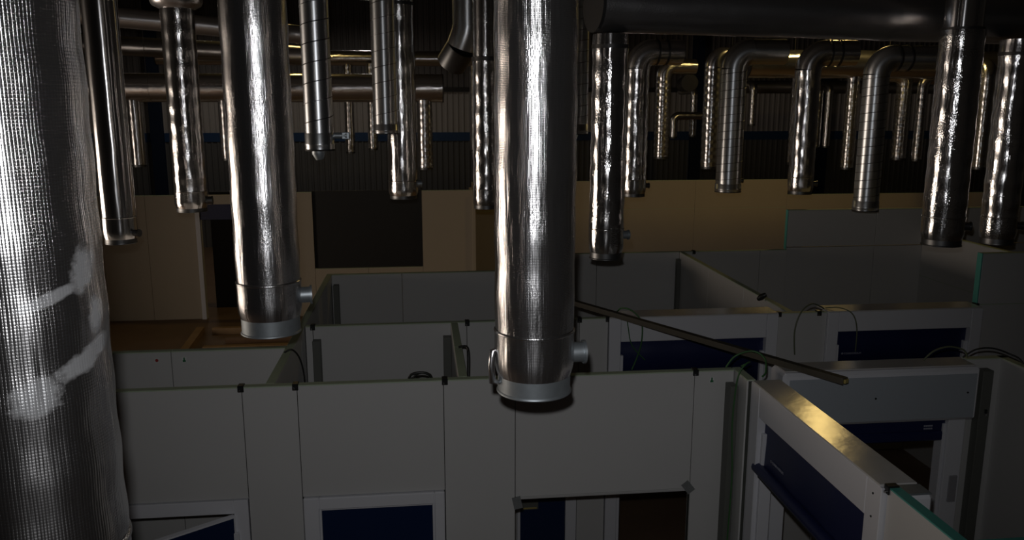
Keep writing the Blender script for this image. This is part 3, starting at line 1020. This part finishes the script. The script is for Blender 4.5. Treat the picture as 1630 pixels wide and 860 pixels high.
# horizontal mains
def main_duct(label, p, q, r, mat, n=32, seed=1.0, caps=(True, True), rods=3, rings=True, amp=.004, name='main_duct'):
    p, q = Vector(p), Vector(q)
    mid = (p + q) / 2
    root = thing(name, label, 'duct', tuple(mid - Vector((0, 0, r))), None)
    L = (q - p).length
    d = (q - p).normalized()
    m_ = max(4, int(L / .08))
    MB().sweep([p + (q - p) * i / m_ for i in range(m_ + 1)], r, n, False, noise_r(seed, .0015, .3, amp, .0015)).build('jacket', mat, root)
    for e, s_ in ((p, -1), (q, 1)):
        MB().sweep([e - d * s_ * .02, e + d * s_ * .006], r * 1.015, n, True).build('end_cap', 'tape_dark', root)
    if rings:
        k = 1.25
        while k < L - .3:
            c = p + d * k
            MB().sweep([c, c + d * .03], r * 1.02, n).build('joint_band', mat, root)
            k += 1.5
    for k in range(rods):
        c = p + d * L * (k + .5) / rods
        MB().sweep([(c.x, c.y, c.z + r * .97), (c.x, c.y, 8.8)], .006, 6).build('hanger_rod', 'steel_dark', root)
    return root


main_duct('dark foil main duct crossing above the roller doors', (1.37, 6.58, 5.69), (7.6, 7.78, 5.69), .205, 'foil_main', 48, 1.5, amp=.005)
main_duct('horizontal foil main duct feeding the two rope-like drops on the right', (7.0, 17.5, 5.83), (13.5, 17.5, 5.83), .30, 'foil_far', 32, 2.5)
main_duct('horizontal foil main duct with a flat end before the sheet wall', (-6.6, 17.5, 5.30), (.49, 17.5, 5.30), .285, 'foil_far', 32, 3.5)
main_duct('slim far foil main duct high before the sheet wall', (-6.8, 22.9, 6.2), (1.75, 22.9, 6.2), .205, 'foil_far', 24, 4.5)
main_duct('upper dark foil main duct above the flat-ended main duct', (-8.2, 19.2, 6.3), (-2.3, 18.6, 6.0), .20, 'foil_main', 24, 5.5)
main_duct('slanting dark duct under the roof above the smooth mirror-like duct', (-7.0, 14.2, 6.5), (-1.6, 15.6, 6.15), .16, 'foil_main', 24, 6.5)
main_duct('short duct ending in a round dark cap between the far drops', (6.76, 20.5, 5.52), (7.1, 22.0, 5.52), .205, 'galv_dark', 28, 7.5, rods=1, rings=False)
main_duct('far slim main duct crossing behind the rope-like drops', (9.6, 25.6, 5.55), (18.5, 25.6, 5.55), .2, 'foil_main', 20, 8.5)
main_duct('far main duct low beside the right end of the hall', (11.4, 19.6, 5.75), (17.0, 19.6, 5.75), .25, 'foil_main', 24, 9.5)

# large mitred duct coming down from the roof
mt = thing('mitred_duct', 'wide bare duct coming down from the roof with a mitred bend', 'duct', (.66, 11.8, 5.4), None)
MB().sweep([(.68, 11.8, 8.8), (.68, 11.8, 5.98)], .205, 28).build('riser', 'spiral_metal', mt)
MB().sweep([(.68, 11.8, 6.0), (.67, 11.8, 5.93), (.60, 11.86, 5.74)], .212, 28).build('bend_segment', 'spiral_metal', mt)
MB().sweep([(.60, 11.86, 5.74), (.46, 12.05, 5.52)], .212, 28, True).build('bend_segment', 'galv_dark', mt)

# spiral ducts
GS = 'bare spiral ducts among the foil ducts'


def spiral(label, x, y, zb, r, ztop, pitch=.13, nub=False, n=32, side=None, rise=True, rings=True):
    root = thing('spiral_duct', label, 'duct', (x, y, zb), GS)
    MB().sweep([(x, y, zb + .10 + (ztop - zb - .10) * i / 12) for i in range(13)], r, n, False, None, v0=zb).build('tube', 'spiral_metal', root)
    # helical lock seam standing proud of the sheet
    turns = (ztop - zb - .12) / pitch
    m_ = int(turns * 28)
    pts = []
    for i in range(m_ + 1):
        a = 2 * PI * i / 28
        pts.append((x + (r + .0005) * math.cos(a), y + (r + .0005) * math.sin(a), zb + .11 + pitch * i / 28))
    MB().sweep(pts, .0035 + r * .004, 4, False, None, smooth=False).build('spiral_seam', 'galv_dark', root)
    b = MB().sweep([(x, y, zb + .12), (x, y, zb + .115), (x, y, zb + .05), (x, y, zb + .045), (x, y, zb + .035), (x, y, zb + .03), (x, y, zb)],
                   [r, r * 1.035, r * 1.035, r * 1.06, r * 1.06, r * 1.035, r * 1.035], n, True)
    b.build('end_cap', 'spiral_metal', root)
    MB().sweep([(x, y, zb - .008), (x, y, zb + .004)], r * 1.05, n, True).build('rubber_ring', 'rubber_black', root)
    if nub:
        MB().sweep([(x - .01, y, zb - .005), (x - .01, y, zb - .03), (x - .005, y, zb - .075)], [.050, .05, .028], 16, True).build('drain_plug', 'galvanised', root)
    if side is not None:
        sp = spigot(root, x, y, zb + .10, math.radians(side), r, .022, .09)
        dx = x + r + .06
        MB().box(dx, dx + .055, y - .03, y + .03, zb + .075, zb + .125, .004).build('valve_box', 'galvanised', sp)
    if rise:
        riser(root, x, y, ztop, r, 'spiral_metal')
    return root


spiral('spiral duct with a drain plug and small side valve beside the scrim-foil duct', -.735, 6.20, 4.60, .103, 6.6, .137, True, side=-3)
spiral('spiral duct half hidden by the crumpled foil duct before the dark opening', -.45, 11.06, 4.57, .158, 6.8, .2)
spiral('spiral duct half hidden to the right behind the central foil duct', 1.93, 10.28, 4.58, .158, 6.8, .13, True)
T_ = spiral('grey spiral duct with an elbow at its top near the beige wall', 4.57, 11.87, 3.67, .186, 5.45, .118, rise=False)
elbowed(T_, 4.57, 11.87, 5.45, .186, (1, 0), .5, 'spiral_metal', ring=False)
spigot(T_, 4.57, 11.87, 3.67 + .16, math.radians(-5), .186, .03, .03, 'galv_dark')
Z_ = spiral('slender grey spiral duct with an elbow above the tall dark panels', 5.40, 9.46, 3.67, .147, 5.28, .10, rise=False)
elbowed(Z_, 5.40, 9.46, 5.28, .147, (1, .04), .62, 'spiral_metal')

# far drops, jackets with rope-like ring bulges
far = [
    ('far foil duct with a bright left flank near the smooth mirror-like duct', -5.70, 17.5, 3.72, .150, 5.05, 1.1, .001),
    ('far foil duct partly hidden by the left scrim-foil duct', -3.93, 17.5, 3.84, .14, 5.05, 1.7, .002),
    ('far foil duct hanging under the slim main duct before the blue band', -1.90, 22.9, 3.68, .13, 6.05, 2.3, .005),
    ('far foil duct just left of the half hidden spiral duct', -1.27, 22.6, 3.78, .13, 6.05, 2.9, .004),
    ('rippled foil duct under the flat end of the horizontal main duct', .095, 17.5, 3.62, .16, 5.06, 3.5, .006),
    ('thin far foil duct close beside the duct with a dark coupling ring', 1.48, 22.9, 3.71, .12, 6.05, 4.1, .003),
    ('rope-like foil duct with a gold-lit elbow before the round dark cap', 5.87, 19.8, 3.67, .185, 5.65, 4.7, .008),
    ('thicker rope-like foil duct with a gold-lit elbow left of the grey spiral duct', 5.88, 16.4, 3.67, .168, 5.72, 5.3, .008),
    ('small far foil duct beneath the gold-lit far elbow', 8.53, 25.4, 4.0, .115, 5.3, 5.9, .005),
    ('small lone far foil duct right of the grey spiral duct', 10.25, 24.91, 4.36, .12, 5.5, 6.5, .003),
    ('rope-like foil duct under the main duct, left of the banded elbow', 8.22, 17.5, 3.67, .15, 5.58, 7.1, .007),
    ('rope-like foil duct under the main duct, left of the slender spiral duct', 9.47, 17.5, 3.55, .14, 5.58, 7.7, .007),
    ('far foil duct of a close pair, the shorter rippled one', 12.0, 24.1, 3.70, .11, 5.4, 8.3, .006),
    ('far foil duct of a close pair, the straight bright one', 12.28, 24.05, 3.71, .115, 5.4, 8.9, .002),
    ('rope-like foil duct with a bend at its top right of the slender spiral duct', 11.40, 18.7, 3.67, .175, 5.45, 9.5, .008),
    ('slim rippled foil duct left of the thick foil duct with stepped sleeve', 11.55, 18.2, 3.67, .115, 5.4, 10.1, .006),
    ('slim foil duct left of the right-hand drop below the main duct', 11.3, 15.65, 3.67, .14, 5.55, 10.7, .005),
]
FO = {}
for (lab, x, y, zb, r, zt, sd, bl) in far:
    FO[lab] = drop(lab, x, y, zb, r, zt, 'foil_far', seed=sd, n=20, dz=.035, bulge=bl * .7, per=.15, amp=.003, fine=.001, collar='galv_dark', collar_h=.05, lip=False, boot=False, streak=.0015,
                   group='far foil ducts', rise=False)
keys = list(FO)
elbowed(FO[keys[6]], 5.87, 19.8, 5.63, .185, (1, .1), .55, 'foil_far', ring=False)
elbowed(FO[keys[7]], 5.88, 16.4, 5.70, .168, (1, .3), .35, 'foil_far', ring=False)
elbowed(FO[keys[14]], 11.40, 18.7, 5.43, .175, (-1, .2), .3, 'foil_far', ring=False)
elbowed(FO[keys[9]], 10.25, 24.91, 5.45, .12, (0, 1), .5, 'foil_far', ring=False)
for kk, xx, yy, zz, rr in ((8, 8.53, 25.4, 5.3, .115), (12, 12.0, 24.1, 5.38, .11), (13, 12.28, 24.05, 5.38, .115)):
    elbowed(FO[keys[kk]], xx, yy, zz - .02, rr, (0, 1), 1.2, 'foil_far', ring=False)
elbowed(FO[keys[15]], 11.55, 18.2, 5.38, .115, (1, 0), .9, 'foil_far', ring=False)
elbowed(FO[keys[16]], 11.3, 15.65, 5.53, .14, (.2, 1), 1.3, 'foil_far', ring=False)
ge = drop('short far foil duct with a gold-lit elbow pointing right', 7.66, 24.61, 3.99, .12, 4.52, 'foil_far', seed=11.9, n=20, dz=.035, bulge=.0024, amp=.0025, collar='galv_dark', collar_h=.05, lip=False, boot=False, group='far foil ducts', rise=False)
elbowed(ge, 7.66, 24.61, 4.50, .12, (1, .05), .8, 'foil_far', ring=False)
for xx in (-1.95, -1.3):
    pass

# ------------------------------------------------------------------ steel strut lying over the wall tops
st = thing('steel_strut', 'long olive steel strut lying slantwise across the wall tops', 'strut', (2.2, 6.4, 3.013))
p0, p1 = Vector((1.43, 7.70, 3.022)), Vector((2.90, 5.15, 3.022))
d = (p1 - p0).normalized()
nn = Vector((-d.y, d.x, 0))


def bar(mb, a, b, w0, w1, z0, z1):
    q = [a + nn * w0, a + nn * w1, b + nn * w1, b + nn * w0]
    vs = [(c.x, c.y, z0) for c in q] + [(c.x, c.y, z1) for c in q]
    return mb.add(vs, [(3, 2, 1, 0), (4, 5, 6, 7), (0, 1, 5, 4), (1, 2, 6, 5), (2, 3, 7, 6), (3, 0, 4, 7)])


b = MB()
bar(b, p0, p1, -.028, .028, 3.056, 3.060)
bar(b, p0, p1, -.028, -.024, 3.014, 3.056)
bar(b, p0, p1, .024, .028, 3.014, 3.056)
b.build('rail', 'strut_paint', st)
bar(MB(), p1 - d * .002, p1 + d * .012, -.020, .020, 3.022, 3.050).build('end_plug', 'strut_end', st)

# ------------------------------------------------------------------ cables
def smooth_path(pts, sub=8):
    P = [Vector(p) for p in pts]
    out = []
    for i in range(len(P) - 1):
        a, b_, c, d_ = P[max(i - 1, 0)], P[i], P[i + 1], P[min(i + 2, len(P) - 1)]
        for k in range(sub):
            t = k / sub
            out.append(.5 * ((2 * b_) + (c - a) * t + (2 * a - 5 * b_ + 4 * c - d_) * t * t + (3 * b_ - a - 3 * c + d_) * t ** 3))
    out.append(P[-1])
    return out


def cable(label, pts, r, mat):
    o = MB().sweep(smooth_path(pts), r, 8, True).build('cable', mat, None, pts[0])
    return tag(o, label, 'cable')


cable('green cable looping over the white header left of the strut', [(1.79, 7.29, 3.02), (1.81, 7.18, 3.09), (1.89, 7.10, 3.08), (1.97, 7.07, 2.98), (1.98, 7.08, 2.80), (1.95, 7.10, 2.65), (1.90, 7.10, 2.52)], .007, 'cable_green')
cable('thin green cable end dangling before the navy curtain', [(1.82, 7.26, 3.02), (1.84, 7.125, 3.02), (1.86, 7.12, 2.92), (1.90, 7.12, 2.75), (2.03, 7.125, 2.60)], .005, 'cable_green')
cable('thick green cable arching over the front corner and down its channel', [(2.33, 5.60, 3.02), (2.36, 5.52, 3.075), (2.31, 5.46, 3.085), (2.255, 5.44, 3.03), (2.235, 5.45, 2.90), (2.225, 5.455, 2.60), (2.245, 5.455, 2.2), (2.235, 5.455, 1.6), (2.24, 5.455, .6)], .006, 'cable_green')
cable('green cable loop standing above the front corner', [(2.22, 5.62, 3.01), (2.28, 5.60, 3.10), (2.40, 5.58, 3.14), (2.47, 5.52, 3.10), (2.44, 5.42, 3.03), (2.40, 5.38, 3.01)], .007, 'cable_green')
cable('dark cable arching over the panel left of the lettered roller door', [(3.46, 7.08, 2.62), (3.45, 7.09, 2.85), (3.51, 7.11, 3.02), (3.63, 7.16, 3.085), (3.74, 7.20, 3.05), (3.80, 7.24, 3.015)], .007, 'cable_olive')
cable('olive cable curving down over the lettered roller door', [(3.82, 7.25, 3.02), (3.92, 7.16, 3.04), (4.02, 7.11, 2.99), (4.07, 7.10, 2.85), (4.08, 7.11, 2.62)], .006, 'cable_olive')
cable('olive cable arch standing on the grey housing top', [(3.78, 5.62, 3.01), (3.86, 5.62, 3.08), (3.98, 5.62, 3.11), (4.10, 5.62, 3.08), (4.14, 5.62, 3.02)], .007, 'cable_olive')
cable('dark cable arching from the grey housing over the right room wall', [(4.13, 5.66, 3.01), (4.22, 5.64, 3.075), (4.34, 5.62, 3.085), (4.45, 5.58, 3.05), (4.50, 5.50, 3.01), (4.52, 5.42, 2.86)], .007, 'cable_black')
cable('black cable bent down from the short dividing wall', [(.27, 6.35, 3.012), (.33, 6.33, 3.02), (.345, 6.28, 2.96), (.335, 6.2, 2.70), (.33, 6.1, 2.3)], .010, 'cable_black')
cable('black cable bent down beside the left dividing wall', [(-1.10, 6.35, 3.012), (-1.04, 6.36, 3.03), (-.99, 6.40, 2.94), (-.97, 6.45, 2.75), (-.97, 6.45, 2.4)], .007, 'cable_black')
cable('black coiled cable end on the front wall top', [(-.12, 5.66, 2.99), (-.10, 5.64, 3.03), (-.04, 5.635, 3.045), (.02, 5.64, 3.03), (.04, 5.66, 2.99)], .010, 'cable_black')
cable('second black cable strand arched beside the coiled end', [(-.09, 5.68, 2.99), (-.06, 5.675, 3.02), (-.02, 5.67, 3.03), (.03, 5.675, 3.015), (.05, 5.69, 2.97)], .008, 'cable_black')
kb = MB().sweep([(3.36, 7.75, 3.0), (3.38, 7.72, 3.03), (3.42, 7.70, 3.06)], [.02, .035, .02], 8, True).build('clamp_knob', 'clip_black', None, (3.4, 7.7, 3.0))
tag(kb, 'small black clamp on the top edge of the rear dividing wall', 'clamp')

# ------------------------------------------------------------------ high-bay lamps under the roof
def highbay(x, y, z, energy, label, colour=(1.0, 0.70, 0.24)):
    root = thing('high_bay_lamp', label, 'lamp', (x, y, z), 'high-bay lamps under the roof')
    MB().sweep([(x, y, z), (x, y, z + .1), (x, y, z + .28), (x, y, z + .36)], [.34, .31, .16, .12], 24).build('reflector', 'lamp_housing', root)
    MB().sweep([(x, y, z + .36), (x, y, z + .62)], .12, 16, True).build('gear_housing', 'lamp_housing', root)
    MB().sweep([(x, y, z + .62), (x, y, 8.8)], .008, 6).build('hanger_rod', 'steel_dark', root)
    la = bpy.data.lights.new('high_bay_light', 'AREA')
    la.shape = 'DISK'
    la.size = .56
    la.energy = energy
    la.color = colour
    lo = bpy.data.objects.new('high_bay_light', la)
    COL.objects.link(lo)
    lo.location = (0, 0, .06)
    lo.parent = root


highbay(8.6, 16.2, 8.0, 58, 'yellow-lit high-bay lamp over the right rear rooms')
highbay(-3.0, 20.0, 8.0, 22, 'yellow-lit high-bay lamp over the timber frames')
for bx, bt, be in ((-6.5, 'left end', 24), (-1.6, 'middle', 17)):
    highbay(bx, 26.0, 8.12, be, 'white-lit high-bay lamp near the %s of the corrugated sheet wall' % bt, (1.0, 0.90, 0.80))


for o in bpy.data.objects:
    if '_loc' in o:
        del o['_loc']
